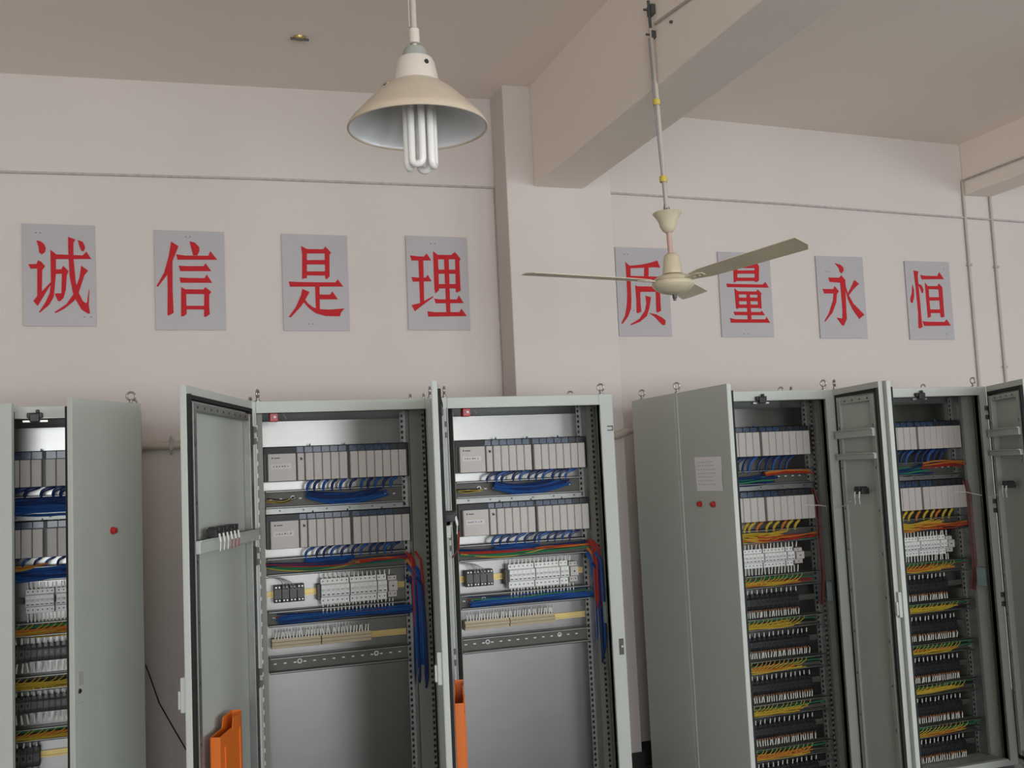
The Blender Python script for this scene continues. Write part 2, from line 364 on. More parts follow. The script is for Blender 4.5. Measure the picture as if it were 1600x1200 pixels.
# ================================================================== pendant lamp
LX, LY, LZ = .713, 2.802, 2.652
t = thing('pendant_lamp', 'cream enamel pendant shade with bare tubular bulb hanging from ceiling rod', 'lamp', (LX, LY, LZ))
def at(m): return m.xform(Matrix.Translation((LX, LY, LZ)))
outp = [(.200, 0), (.1985, .010), (.188, .024), (.168, .045), (.148, .066), (.128, .086), (.105, .108), (.085, .122), (.066, .133)]
at(MB().lathe(outp, n=48)).build('shade', 'shade_out', t, smooth=True)
inp = [(r - .0025, h - .002) for r, h in outp]
at(MB().lathe(inp[::-1] + [(.0, .131)][:0], n=48)).build('reflector', 'shade_in', t, smooth=True)
at(MB().torus((0, 0, 0), .1995, .0035, 'z', 48, 8)).build('rim', 'shade_out', t, smooth=True)
at(MB().lathe([(.066, .131), (.064, .150), (.056, .190), (.050, .203), (.034, .207)], n=40)).build('neck', 'lamp_neck', t, smooth=True)
nk = MB()
for a in (-1.25, .9): nk.lathe([(.007, -.003), (.007, .0022), (0, .0022)], (0, 0, 0), 12, axis='x'); n0 = len(nk.v) - 36; \
    M_ = Matrix.Rotation(a, 4, 'Z') @ Matrix.Translation((.058, 0, .178)); nk.v[n0:] = [M_ @ q for q in nk.v[n0:]]
at(nk).build('vent_hole', 'black', t)
at(MB().lathe([(.036, .203), (.036, .222), (.030, .236), (.018, .240)], n=24)).build('cap', 'lamp_cap', t, smooth=True)
at(MB().lathe([(.006, .238), (.0065, .250), (.0150, .252), (.0158, .262), (.0150, .294), (.0095, .298)], n=16)).build('coupling', 'lamp_neck', t, smooth=True)
at(MB().tube([(0, 0, .29), (-.002, 0, .6), (-.004, 0, 1.07)], .0090, 12)).build('rod', 'pvc', t, smooth=True)
at(MB().tube([(-.014, 0, .30), (-.013, .002, .6), (-.016, 0, 1.07)], .003, 6)).build('cord', 'trim_paint', t)
at(MB().lathe([(0, .115), (.030, .115), (.034, .13), (.034, .16), (0, .165)], n=24)).build('bulb_base', 'white_plastic', t, smooth=True)
b = MB()
for q in range(4):   # four U-shaped tubes
    a = pi/4 + q*pi/2 + .25
    c0 = Vector((cos(a)*.036 + .006, sin(a)*.036, 0)); d = Vector((-sin(a), cos(a), 0))*.0155
    pts = [c0 + d + Vector((0,0,.12)), c0 + d + Vector((0,0,-.10))]
    pts += [c0 + d*cos(u) + Vector((0,0,-.10 - .0155*sin(u))) for u in (.5, 1.0, pi/2, pi-1.0, pi-.5)]
    pts += [c0 - d + Vector((0,0,-.10)), c0 - d + Vector((0,0,.12))]
    b.tube(pts, .0105, 10)
at(b).build('bulb', 'tube_glass', t, smooth=True)
at(MB().lathe([(.0, 1.10), (.045, 1.10), (.045, 1.075), (.03, 1.06), (0, 1.06)], n=20)).build('ceiling_plate', 'lamp_neck', t, smooth=True)

# ================================================================== ceiling fan, hung from the beam's side
FX, FY = 1.925, 3.65
HX, HZ = 1.960, 2.384
t = thing('ceiling_fan', 'old cream three-blade ceiling fan on a long rod hung from the beam', 'fan', (HX, FY, HZ))
def fx(z): return FX + (HX - FX) * (3.51 - z) / (3.51 - HZ)
MB().tube([(fx(3.44), FY, 3.44), (fx(2.69), FY, 2.69)], .0095, 10).build('rod', 'pvc', t, smooth=True)
MB().tube([(fx(3.40)-.013, FY, 3.40), (fx(3.1)-.013, FY, 3.1), (fx(2.68)-.006, FY, 2.68)], .0035, 6).build('cable', 'grey_wire', t)
for zz in (3.13, 2.81): MB().lathe([(.015, -.012), (.016, 0), (.015, .012)], (fx(zz)-.003, FY, zz), 12).build('tape', 'yellow_tape', t, smooth=True)
h = MB().tube([(fx(3.54), FY, 3.56), (fx(3.44), FY, 3.43)], .0065, 8)
h.box(1.925, 1.945, FY-.02, FY+.02, 3.50, 3.54).box(1.925, 1.945, FY-.012, FY+.012, 3.40, 3.43)
h.tube([(1.90, FY, 3.52), (1.945, FY, 3.52)], .005, 8); h.tube([(1.905, FY, 3.415), (1.945, FY, 3.415)], .005, 8)
h.build('bracket', 'dark_steel', t)
MB().tube([(fx(2.72)-.006, FY, 2.72), (fx(2.70)-.018, FY, 2.64)], .0022, 6).tube([(fx(2.71)+.002, FY, 2.715), (fx(2.66)+.024, FY, 2.66)], .0022, 6).tube([(fx(2.70), FY, 2.71), (fx(2.6), FY, 2.6)], .0022, 6).build('wires', 'dark_steel', t)
cx = fx(2.63)
MB().lathe([(.057, 2.672), (.060, 2.668), (.050, 2.655), (.038, 2.635), (.032, 2.612), (.024, 2.597), (.012, 2.588), (.0, 2.587)], (cx, FY, 0), 32).lathe([(.055, 2.670), (.036, 2.640), (.02, 2.60)][::-1], (cx, FY, 0), 32).build('canopy', 'cream_enamel', t, smooth=True)
MB().tube([(fx(2.59), FY, 2.60), (fx(2.50), FY, 2.49)], .0105, 12).build('downrod', 'pink_rod', t, smooth=True)
MB().lathe([(.006, 2.505), (.020, 2.503), (.029, 2.497), (.033, 2.485), (.037, 2.450), (.041, 2.424), (.040, 2.420), (.02, 2.418)], (HX, FY, 0), 32).build('motor_cover', 'cream_enamel', t, smooth=True)
MB().lathe([(.02, 2.420), (.060, 2.412), (.074, 2.402), (.076, 2.396), (.072, 2.392), (.083, 2.388), (.086, 2.380), (.084, 2.372), (.072, 2.358), (.05, 2.345), (.025, 2.338), (0, 2.336)], (HX, FY, 0), 40).build('motor', 'cream_enamel', t, smooth=True)
MB().lathe([(.009, 2.340), (.009, 2.322), (.006, 2.320), (.006, 2.312), (0, 2.311)], (HX+.003, FY, 0), 12).build('switch_nub', 'dark_steel', t, smooth=True)
for az, L, coneang, pit in ((radians(-187.4), .60, .062, -.10), (radians(-67.4), .60, .062, -.20), (radians(52.6), .60, .060, -.26)):
    bl = MB(); cr = []
    for (r, wd0, wd1) in ((.10, -.030, .030), (.16, -.046, .046), (.30, -.052, .052), (.45, -.055, .055), (L-.012, -.058, .058), (L+.012, -.058, .020)):
        cr.append((r, wd0, wd1))
    outline = [(r, a) for r, a, b_ in cr] + [(r, b_) for r, a, b_ in cr[::-1]]
    bl.prism(outline, 'z', -.0012, .0012)
    M_ = Matrix.Translation((HX, FY, HZ+.004)) @ Matrix.Rotation(az, 4, 'Z') @ Matrix.Rotation(-coneang, 4, 'Y') @ Matrix.Rotation(pit, 4, 'X')
    bl.xform(M_); o = bl.build('blade', 'blade', t)
    ir = MB().prism([(.065, -.018), (.13, -.022), (.155, -.012), (.155, .012), (.13, .022), (.065, .018)], 'z', -.0055, -.0015)
    for rr in (.11, .135): ir.lathe([(.0045, -.009), (.0045, -.005)], (rr, 0, 0), 8, close=True)
    ir.xform(M_).build('blade_iron', 'cream_enamel', o)
# thin conduit feeding the fan along the beam side
t = thing('conduit', 'thin conduit along the centre beam side feeding the ceiling fan', 'pipe', (1.938, 3.0, 3.42))
MB().tube([(1.938, 3.63, 3.455), (1.938, 3.335, 3.425), (1.938, 2.6, 3.385), (1.938, 1.0, 3.33)], .006, 8).build('pipe', 'pvc', t)
MB().lathe([(.0, -.012), (.006, -.010), (.007, 0)], (1.945, 3.50, 3.405), 8, axis='x').build('clip', 'dark_steel', t)
# ceiling hooks left over
t = thing('ceiling_hook', 'small rusty fan hook in the ceiling left of the lamp', 'hook', (.642, 4.70, 3.72), 'bare ceiling hooks')
MB().lathe([(.0, -.012), (.026, -.010), (.03, 0), (.03, .012)], (.642, 4.70, 3.733), 14).build('plate', 'brass', t, smooth=True)
MB().tube([(.60, 4.70, 3.722), (.685, 4.70, 3.722)], .006, 6).build('bolt', 'dark_steel', t)
t = thing('ceiling_hook', 'tiny hook at the ceiling edge behind the lamp shade', 'hook', (1.17, 5.20, 3.73), 'bare ceiling hooks')
MB().lathe([(.0, -.010), (.014, -.008), (.016, 0), (.016, .012)], (1.17, 5.20, 3.745), 12).build('plate', 'brass', t)
MB().tube([(1.145, 5.20, 3.734), (1.195, 5.20, 3.734)], .005, 6).build('bolt', 'dark_steel', t)

# ================================================================== control cabinets
CF, CBK, CT = 4.40, 4.90, 2.0      # front plane, back, top
ZB = .015                          # underside of the cabinet shell
F, PL = 4.56, 4.62                 # front of the mounted devices, mounting plate
def ax(x): return x * .9913
def az(z): return 1.65 + (z - 1.65) * .9913
NAMES = ['leftmost cabinet', 'second cabinet from the left', 'third cabinet from the left', 'fourth cabinet from the left', 'rightmost cabinet']

def perf(m, x0, x1, y, z0, z1, pitch, hole, hx0, hx1, t=.002):
    """sheet strip facing the room with a column of real slots"""
    m.box(x0, hx0, y, y+t, z0, z1).box(hx1, x1, y, y+t, z0, z1)
    z = z0
    while z + pitch <= z1:
        m.box(hx0, hx1, y, y+t, z + hole, z + pitch); z += pitch
    m.box(hx0, hx1, y, y+t, z + hole if z + hole < z1 else z1 - .001, z1)

def cabinet(k, x0, x1, px0, px1, label, stile=(.03, .07), double=False):
    c = thing('control_cabinet', label, 'cabinet', ((x0+x1)/2, (CF+CBK)/2, 0), 'open control cabinets')
    s = .014
    MB().box(x0, x0+s, CF+.03, CBK, ZB, CT).build('side_panel', 'cab_paint', c, bevel=.002)
    MB().box(x1-s, x1, CF+.03, CBK, ZB, CT).build('side_panel', 'cab_paint', c, bevel=.002)
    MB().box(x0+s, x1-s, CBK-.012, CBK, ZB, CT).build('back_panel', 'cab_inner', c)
    MB().box(x0+s, x1-s, CF+.03, CBK-.012, CT-.014, CT).build('top_panel', 'cab_paint', c)
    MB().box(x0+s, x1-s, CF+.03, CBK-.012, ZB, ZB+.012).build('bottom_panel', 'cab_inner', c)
    MB().box(x0+.01, x1-.01, CF+.02, CBK-.02, 0, ZB).build('plinth', 'dark_steel', c)
    a, b = x0+stile[0], x1-stile[1]
    f = MB().box(x0, a, CF, CF+.03, ZB, CT).box(b, x1, CF, CF+.03, ZB, CT).box(a, b, CF, CF+.03, 1.950, CT).box(a, b, CF, CF+.03, ZB, ZB+.035)
    f.build('front_frame', 'cab_paint', c, bevel=.003)
    # folded inner lip of the frame
    l = MB().box(a-.003, a, CF-.008, CF+.03, ZB+.03, 1.953).box(b, b+.003, CF-.008, CF+.03, ZB+.03, 1.953).box(a, b, CF-.008, CF+.03, 1.950, 1.953)
    l.build('sealing_lip', 'zinc', c)
    # mounting plate and uprights
    MB().box(px0, px1, PL, PL+.003, .03, 1.926).build('mounting_plate', 'galv', c)
    u = MB()
    perf(u, px1+.001, px1+.026, PL-.004, .03, 1.965, .025, .013, px1+.006, px1+.016)
    u.box(px1+.026, px1+.028, PL-.06, PL, .03, 1.965)
    u.build('perforated_upright', 'zinc', c)
    u = MB(); r1 = min(x1-s-.006, px1+.115)
    perf(u, px1+.034, r1, PL-.05, .03, 1.965, .025, .013, r1-.022, r1-.011)
    u.box(r1, r1+.002, PL-.05, PL, .03, 1.965)
    u.build('perforated_upright', 'olive_metal', c)
    u = MB()
    perf(u, px0-.028, px0-.001, PL-.012, .03, 1.965, .025, .013, px0-.016, px0-.006)
    u.box(px0-.030, px0-.028, CF+.06, PL-.012, .03, 1.965)
    u.build('perforated_upright', 'olive_metal', c)
    if k == 1:
        u = MB().box(a+.002, a+.028, CF+.034, CF+.036, .03, 1.955); u.build('front_upright', 'olive_metal', c)
        u = MB(); z = .1
        while z < 1.9: u.box(a+.004, a+.0085, CF+.033, CF+.0345, z, z+.017); z += .051
        u.build('slots', 'white_plastic', c)['kind'] = 'stuff'
    # front right upright with slots, seen inside the opening
    u = MB(); u.box(b+.004, b+.03, CF+.05, CF+.052, .03, 1.95)
    u.build('front_upright', 'zinc', c)
    MB().box(a+.01, b-.01, CF+.05, CF+.075, 1.957, 1.984).build('roof_rail', 'dark_steel', c)
    # lifting eyes
    for ex in (x0+.034, x1-.032):
        for ey in (CF+.055, CBK-.06):
            key = 'eye_y'
            def mk():
                m = MB().torus((0,0,.036), .0165, .0045, 'y', 18, 8); m.lathe([(.0, .0), (.014, 0), (.014, .006), (.008, .009), (.007, .020), (0, .022)], n=12)
                return m
            o = unit('eye', mk, 'lifting_eye', 'steel', c, (0,0,0), smooth=True)
            o.location = W(c).inverted() @ Vector((ex, ey, CT)); o.rotation_euler = (0, 0, {0:1.2, 1:.1, 2:1.2, 3:.35}[(int(ex*100)+int(ey*10)) % 4])
    # lower terminal box on the right inner wall
    MB().box(x1-.05, x1-.016, CF+.06, CF+.13, .93, 1.03).build('document_clip', 'clear_pack', c, bevel=.003)
    # hinges
    sides = [1] + ([-1] if double else [])
    for sd in sides:
        if k == 3 and sd > 0: continue      # covered by the swung door
        for zc in (1.857, 1.36, .868):
            hx = x0 if sd > 0 else x1
            h = MB().box(hx-.006*sd, hx+.021*sd, CF-.013, CF, zc-.036, zc-.012).box(hx-.006*sd, hx+.021*sd, CF-.013, CF, zc+.012, zc+.036)
            h.tube([(hx+.004*sd, CF-.012, zc-.038), (hx+.004*sd, CF-.012, zc+.038)], .006, 8)
            h.build('hinge', 'tray_grey', c)
    if double:
        lx = {0: -.466, 3: 2.802, 4: 3.761}[k]
        l = MB().box(lx-.028, lx+.028, CF-.022, CF, 1.951, 1.972).box(lx-.018, lx+.018, CF-.030, CF-.006, 1.936, 1.968).box(lx+.004, lx+.016, CF-.022, CF-.004, 1.97, 1.984)
        l.build('latch_keeper', 'black', c, bevel=.003)
        MB().box(lx-.044, lx-.014, CF-.010, CF+.01, 1.936, 1.943).box(lx+.016, lx+.046, CF-.010, CF+.01, 1.936, 1.943).build('latch_plate', 'steel', c)
    else:
        rx = {1: .451, 2: 1.300}[k]
        r = MB().box(rx-.017, rx+.019, CF+.03, CF+.07, 1.915, 1.952).build('door_switch', 'red', c, bevel=.003)
        MB().lathe([(0, -.004), (.006, -.004), (.006, 0)], (rx+.004, CF+.03, 1.934), 10, axis='y').build('switch_button', 'white_plastic', r)
        MB().tube([(rx+.035, CF+.05, 1.958), (rx+.055, CF+.05, 1.925)], .0025, 5).build('support_wire', 'grey_wire', c)
        # catch plates on the free-side stile
        MB().box(x1-.034, x1-.006, CF-.003, CF, 1.846, 1.852).box(x1-.010, x1-.006, CF-.003, CF, 1.828, 1.852).box(x1-.034, x1-.006, CF-.003, CF, 1.828, 1.833).build('catch_slot', 'dark_steel', c)
        q = MB().box(x1-.034, x1-.012, CF-.004, CF, .80, .872).build('catch_plate', 'tray_grey', c, bevel=.001)
        MB().lathe([(0, -.006), (.006, -.006), (.006, 0)], (x1-.022, CF-.004, .838), 10, axis='y').build('screw', 'steel', q)
    return c

def door(c, sd, hx, a, w, label, kind):
    """sd=+1: hinged at its left; sd=-1: hinged at its right. Built shut in its own space, inner face +y, then swung open by a."""
    def B(m, x0, x1, *r): return m.box(sd*x0, sd*x1, *r)
    z0, z1 = .02, CT-.001
    m = MB(); B(m, 0, w, -.022, -.0195, z0, z1)
    B(m, 0, .012, -.0195, 0, z0, z1); B(m, w-.012, w, -.0195, 0, z0, z1)
    B(m, .012, w-.012, -.0195, 0, z1-.03, z1); B(m, .012, w-.012, -.0195, 0, z0, z0+.03)
    d = m.build('door', 'cab_paint', local=True, bevel=.0015)
    d.parent = c; d.location = W(c).inverted() @ Vector((hx, CF-.001, 0)); d.rotation_euler = (0, 0, -a*sd)
    if label: d['label'] = label
    g = MB(); B(g, .014, .030, -.0195, .004, z0+.032, z1-.031); B(g, w-.019, w-.004, -.0005, .012, z0+.03, z1-.03); B(g, w-.030, w-.014, -.0195, .002, z0+.032, z1-.031)
    B(g, .030, w-.030, -.0195, .006, z1-.045, z1-.031); B(g, .030, w-.030, -.0195, -.007, z0+.032, z0+.046)
    g.build('gasket', 'gasket', d, local=True)
    st = MB(); e = .042; wd = .034
    for (p, q) in ((e, e+wd), (w-e-wd, w-e)):
        B(st, p, q, -.0195, .010, z0+.06, z1-.056)
    # frame bars top and bottom are slotted
    for zz in (z1-.056-.028, z0+.06):
        B(st, e+wd, w-e-wd, -.0195, .006, zz, zz+.028)
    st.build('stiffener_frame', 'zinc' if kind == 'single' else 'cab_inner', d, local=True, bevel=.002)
    hl = MB(); xx = e+wd+.05
    while xx < w-e-wd-.02:
        B(hl, xx-.006, xx+.006, .0055, .0068, z1-.074, z1-.066); xx += .075
    z = z1-.2
    while z > .3:
        B(hl, e+wd*.4, e+wd*.6, .0095, .0107, z-.006, z+.006); B(hl, w-e-wd*.6, w-e-wd*.4, .0095, .0107, z-.006, z+.006); z -= .2
    hl.build('slots', 'black', d, local=True)['kind'] = 'stuff'
    def crossbar(z, h=.04, thick=.016):
        o = MB(); B(o, e-.004, w-e+.004, .010, .010+thick, z-h/2, z+h/2); B(o, e-.004, w-e+.004, .010, .010+thick+.006, z+h/2-.006, z+h/2)
        return o.build('crossbar', 'cab_paint', d, local=True, bevel=.002)
    # lock handle on the outside
    hd = MB(); B(hd, w-.034, w-.006, -.040, -.022, .915, 1.03); B(hd, w-.030, w-.010, -.050, -.040, .925, .985)
    if kind != 'plain_out': hd.build('handle', 'cab_paint', d, local=True, bevel=.003)
    # locking rod inside the free edge
    rr = MB(); B(rr, w-.036, w-.030, -.006, .002, .2, 1.9)
    rr.build('locking_rod', 'steel', d, local=True)
    return d, B, crossbar

def bundle(x0, x1, z, Y, cols, n, spread=.012, sag=.0, label='', group=None, r=.0035, ends=0, name='cable_bundle'):
    """a bunch of wires lying along a tray; one mesh per colour is a part"""
    t = thing(name, label, 'cables', ((x0+x1)/2, Y, z), group)
    for ci, cn in enumerate(cols):
        m = MB()
        for i in range(n):
            a = x0 + rnd(0, .05)*(x1-x0); b = x1 - rnd(0, .25)*(x1-x0) if ends else x1 - rnd(0, .04)
            zz = z + rnd(-spread, spread) + (ci - (len(cols)-1)/2)*spread*.9; yy = Y + rnd(-.012, .010); s = sag*rnd(.4, 1.2)
            pts = []
            ph = rnd(0, 6); q = 9
            for j in range(q+1):
                u = j/q; pts.append((a+(b-a)*u, yy + .003*sin(ph+u*5), zz - s*4*u*(1-u) + .004*sin(ph+u*7)*(spread/.012)))
            m.tube(pts, r*rnd(.8, 1.15), 5, caps=False)
        o = m.build('wires', cn+'_wire', t, smooth=True); o['kind'] = 'stuff'
    return t

def tray(c, x0, x1, z0, z1, lip=None, slots=True, depth=.035):
    m = MB().box(x0, x1, PL-.012, PL-.008, z0, z1).box(x0, x1, PL-.03, PL-.008, z1-.003, z1).box(x0, x1, PL-.03, PL-.008, z0, z0+.003)
    t = m.build('cable_tray', 'tray_grey', c)
    MB().box(x0, x1, PL-.062, PL-.008, z0-.003, z0).box(x0, x1, PL-.062, PL-.060, z0-.003, z0+.003).box(x0, x1, PL-.062, PL-.008, z1, z1+.003).box(x0, x1, PL-.062, PL-.060, z1-.003, z1+.003).build('tray_edge', 'zinc', c)
    if slots:
        h = MB(); x = x0+.02
        while x < x1-.03:
            h.box(x, x+.012, PL-.0135, PL-.011, (z0+z1)/2-.002, (z0+z1)/2+.003); x += .042
        h.build('slots', 'white_plastic', t)['kind'] = 'stuff'
        for xx in ((x0+.13, x1-.14) if z1 < 1 else (x0+.12,)): MB().torus((xx, PL-.014, (z0+z1)/2+.004), .0085, .003, 'y', 14, 6).build('eyelet', 'white_plastic', t)
    if lip:
        l = MB().box(x0, x1, PL-.04, PL-.008, lip[0], lip[1]); l2 = l.build('tray_lip', 'zinc', c, bevel=.001)
        s = MB()
        for i in range(6): s.lathe([(0, -.003), (.004, -.003), (.004, 0)], (x0+.06+(x1-x0-.1)*i/5, PL-.040, (lip[0]+lip[1])/2), 8, axis='y')
        s.build('screws', 'dark_steel', l2)['kind'] = 'stuff'
    return t

def controller_rack(x0, x1, zh, z1, z0, label, covers=11, clear=True):
    t = thing('controller_rack', label, 'controller', (x0, F, z0), 'modular controller racks')
    w = x1-x0
    m = MB().prism([(F+.008, z0-.003), (PL-.002, z0-.003), (PL-.002, zh), (F+.024, zh), (F+.012, zh-.004), (F+.008, z1)], 'x', x0-.014, x1+.010)
    m.build('chassis', 'black', t)
    h = z1-z0
    def U(a, b, name, material, key, cap=True):
        ww = round((b-a)*w-.0022, 4)
        def mk(): return MB().prism([(0, .03), (0, .003), (.003, 0), (ww-.003, 0), (ww, .003), (ww, .03)], 'z', 0, h)
        o = unit((key, ww, round(h, 4), material), mk, name, material, t, (a*w, -.018, 0))
        return o
    ps = U(0, .2, 'power_supply', 'beige', 'ps')
    g = MB().box(.016, .022, -.001, 0, h-.021, h-.014).box(.026, .052, -.0006, 0, h-.020, h-.016)
    g.build('logo_print', 'black', ps, local=True)
    s = MB().box(.012, .2*w*.82, -.001, 0, h*.44, h*.62).build('paper_label', 'sticker', ps, local=True)
    q = MB(); x = .022
    while x < .2*w*.72: q.box(x, x+rnd(.003, .008), -.0016, -.001, h*.51, h*.51+rnd(.003, .007)); x += .012
    q.build('handwriting', 'ink', ps, local=True)
    km = U(.206, .258, 'processor_module', 'beige', 'cpu')
    MB().lathe([(0, -.006), (.004, -.006), (.005, 0)], (.018, 0, h-.025), 10, axis='y').box(.012, .017, -.004, 0, h-.03, h-.018).build('key_switch', 'black', km, local=True)
    spans = [(.262+.0606*i, .262+.0606*(i+1)) for i in range(5)] + [(.583+.0596*i, .583+.0596*(i+1)) for i in range(7)]
    for i, (a, b) in enumerate(spans):
        o = U(a, b, 'module', 'beige', 'mod')
    allsp = [(.206, .258)] + spans
    for i, (a, b) in enumerate(allsp):
        mt = 'header_blue' if (i < covers and clear) else 'header_black'
        ww = round((b-a)*w-.004, 4); hh = round(zh-z1-.008, 4)
        def mk(): return MB().box(0, ww, 0, .004, 0, hh).box(.002, ww*.55, -.001, 0, hh-.006, hh-.002)
        unit(('hd', ww, hh, mt), mk, 'module_display', mt, t, (a*w+.001, .006, h+.004))
    m = MB()
    for fr in (.3, .55, .8): m.box(x0+w*fr, x0+w*fr+.006, F+.02, F+.03, zh, zh+.008)
    m.build('bracket_tabs', 'blue_wire', t)
    return t

def loom(x0, x1, z0, dz, colr, label, lean=-.03, n=11, r=.0075, double=False, group='cable tails under the controller racks'):
    w = x1-x0
    t = thing('cable_loom', label, 'cables', (x0+w*.6, F, z0-dz), group)
    spans = [.262+.0606*(i+.5) for i in range(5)] + [.583+.0596*(i+.5) for i in range(7)]
    for i, f in enumerate(spans[:n]):
        cn = colr[i % len(colr)]
        x = x0 + f*w + rnd(-.003, .003); l = lean + rnd(-.008, .006)
        m = MB()
        ps = curve((x+.012, F+.012, z0+.004), (x+.004, F-.022, z0-.016), (x+l*1.25, F-.012, z0-dz*.05), (x+l, F+.005, z0-dz-.006), 8)
        m.tube(ps, r*rnd(.9, 1.1), 6)
        if double: m.tube([(p[0]+.008, p[1]+.004, p[2]-.002) for p in ps], r*.8, 6)
        m.build('cable', cn+'_wire', t, smooth=True)
    return t

def breaker(x0, x1, n, z0, z1, label, grey=False):
    t = thing('circuit_breaker', label, 'circuit breaker', ((x0+x1)/2, F, z0), 'miniature circuit breakers')
    h = z1-z0; y = F+.008
    pr = [(PL-.008, z0), (y, z0), (y, z0+.27*h), (y-.018, z0+.31*h), (y-.018, z0+.76*h), (y, z0+.79*h), (y, z1), (PL-.008, z1)]
    for i in range(n):
        a = x0+(x1-x0)*i/n; b = x0+(x1-x0)*(i+1)/n
    MB().prism(pr, 'x', x0+.0008, x1-.0008).build('housing', 'beige' if grey else 'white_plastic', t, bevel=.0012)
    s = MB(); g = MB()
    for i in range(n):
        xc = x0+(x1-x0)*(i+.5)/n
        if not grey:
            s.box(xc-.0055, xc+.0055, y-.0205, y-.017, z0+.36*h, z0+.40*h)
        for zz in (.14, .90): s.lathe([(0, -.001), (.0030, -.001), (.0030, .0)], (xc, y, z0+zz*h), 8, axis='y')
        if i: g.box(x0+(x1-x0)*i/n-.0006, x0+(x1-x0)*i/n+.0006, y-.0186, y-.017, z0+.31*h, z0+.76*h)
    if grey: s.box((x0+x1)/2-.004, (x0+x1)/2+.004, y-.0205, y-.017, z0+.5*h, z0+.56*h)
    s.build('screws', 'black', t)['kind'] = 'stuff'
    if n > 1: g.build('seams', 'beige_dark', t)
    if not grey:
        for i in range(n):
            xc = x0+(x1-x0)*(i+.5)/n
            unit('toggle', lambda: MB().prism([(0, -.004), (-.010, -.002), (-.012, .004), (0, .005)], 'x', -.0055, .0055), 'toggle', 'white_plastic', t, W(t).inverted() @ Vector((xc, y-.018, z0+.55*h)))
    return t

def wire_ends(x0, x1, z0, z1, n, label, Y=None, colr='white_wire', tip=None, jitter=.004, w=.0032, group='ferruled wire ends'):
    Y = Y or F+.012
    t = thing('wire_ends', label, 'wires', ((x0+x1)/2, Y, z0), group); t['kind'] = 'stuff'
    m = MB(); q = MB()
    for i in range(n):
        xc = x0 + (x1-x0)*(i+.5)/n; a = rnd(-jitter, jitter); yy = Y+rnd(-.004, .004)
        m.tube([(xc, yy, z0), (xc+a, yy-.003, z1)], w, 5, r2=w*.8)
        if tip: q.tube([(xc, yy, z0-.012 if tip[1] < 0 else z1-.002), (xc+rnd(-.002,.002), yy, z0+.002 if tip[1] < 0 else z1+.008)], w*.7, 5)
    o = m.build('ferrules', colr, t); o['kind'] = 'stuff'
    if tip: o = q.build('wires', tip[0], t); o['kind'] = 'stuff'
    return t

def relay_row(x0, x1, n, z0, z1, label, material='black'):
    t = thing('relay_row', label, 'relays', ((x0+x1)/2, F, z0), 'rows of plug-in terminals')
    p = (x1-x0)/n; h = round(z1-z0, 4); ww = round(p-.0015, 4)
    def mk(): return MB().prism([(.05, 0), (.012, 0), (.004, h*.12), (.0, h*.3), (0, h*.72), (.008, h*.84), (.014, h), (.05, h)], 'x', 0, ww)
    def mk2(): return MB().box(ww*.2, ww*.75, .006, .016, h*.86, h+.008).box(ww*.3, ww*.7, -.002, .004, h*.42, h*.62)
    for i in range(n):
        o = unit(('rl', ww, h, material), mk, 'relay', material, t, W(t).inverted() @ Vector((x0+p*i, F+.004, z0)))
        unit(('rl2', ww, h, material), mk2, 'terminal_lug', 'black_gloss', o, (0, 0, 0))
    return t

def din_rail(c, x0, x1, z, m_='brass'):
    m = MB().prism([(PL, z-.010), (PL-.006, z-.010), (PL-.006, z-.0135), (PL-.0075, z-.0135), (PL-.0075, z-.007), (PL-.002, z-.007), (PL-.002, z+.007), (PL-.0075, z+.007), (PL-.0075, z+.0135), (PL-.006, z+.0135), (PL-.006, z+.010), (PL, z+.010)], 'x', x0, x1)
    return m.build('din_rail', m_, c)

# ------------------------------------------------------------------ the five cabinets
c0 = cabinet(0, -.92, -.083, -.875, -.135, 'grey double-door control cabinet at the far left, red lamp on its open door', (.03, .03), True)
c1 = cabinet(1, .3546, 1.1726, .418, 1.032, 'second grey cabinet from the left, its open door seen from inside with an orange pocket', (.02, .07))
c2 = cabinet(2, 1.1726, 2.0061, 1.272, 1.905, 'third grey cabinet from the left, its open door seen edge-on')
c3 = cabinet(3, 2.3439, 3.2514, 2.44, 3.19, 'fourth grey cabinet with side panel in view and a paper note on its door', (.03, .075), True)
c4 = cabinet(4, 3.2514, 4.2094, 3.40, 4.140, 'rightmost grey double-door cabinet, its right door cut by the picture edge', (.03, .06), True)
CABS = [c0, c1, c2, c3, c4]

def lamp_on_door(d, x, z, name='push_button'):
    o = MB().lathe([(0, -.040), (.008, -.040), (.0115, -.037), (.0115, -.028), (.014, -.027), (.014, -.022)], (x, 0, z), 20, axis='y').build(name, 'red', d, local=True, smooth=True)
    return o
def contacts(d, B, x0, x1, z, n, red=True):
    """contact blocks on the back of the door's buttons, with ferruled wires"""
    w_ = (x1-x0)/n
    for i in range(n):
        m = MB(); B(m, x0+w_*i+.003, x0+w_*(i+1)-.003, .004, .040, z-.012, z+.018); B(m, x0+w_*i+w_*.25, x0+w_*i+w_*.75, .004, .046, z+.008, z+.024)
        m.build('contact_block', 'black', d, local=True, bevel=.002)
    m = MB(); r = MB(); k = n*2
    s = 1 if B(MB(), 0, 1, 0, 1, 0, 1).v[1].x > .5 else -1
    for i in range(k):
        x = s*(x0 + (x1-x0)*(i+.5)/k)
        m.tube([(x, .044, z), (x+.004*s, .050, z-.028)], .0036, 6)
        (r if i < k/2 and red else m).tube([(x+.004*s, .050, z-.028), (x+.002*s, .047, z-.060)], .0018, 5)
    m.build('wire_ferrules', 'white_wire', d, local=True)['kind'] = 'stuff'
    if r.v: r.build('red_wires', 'red_wire', d, local=True)

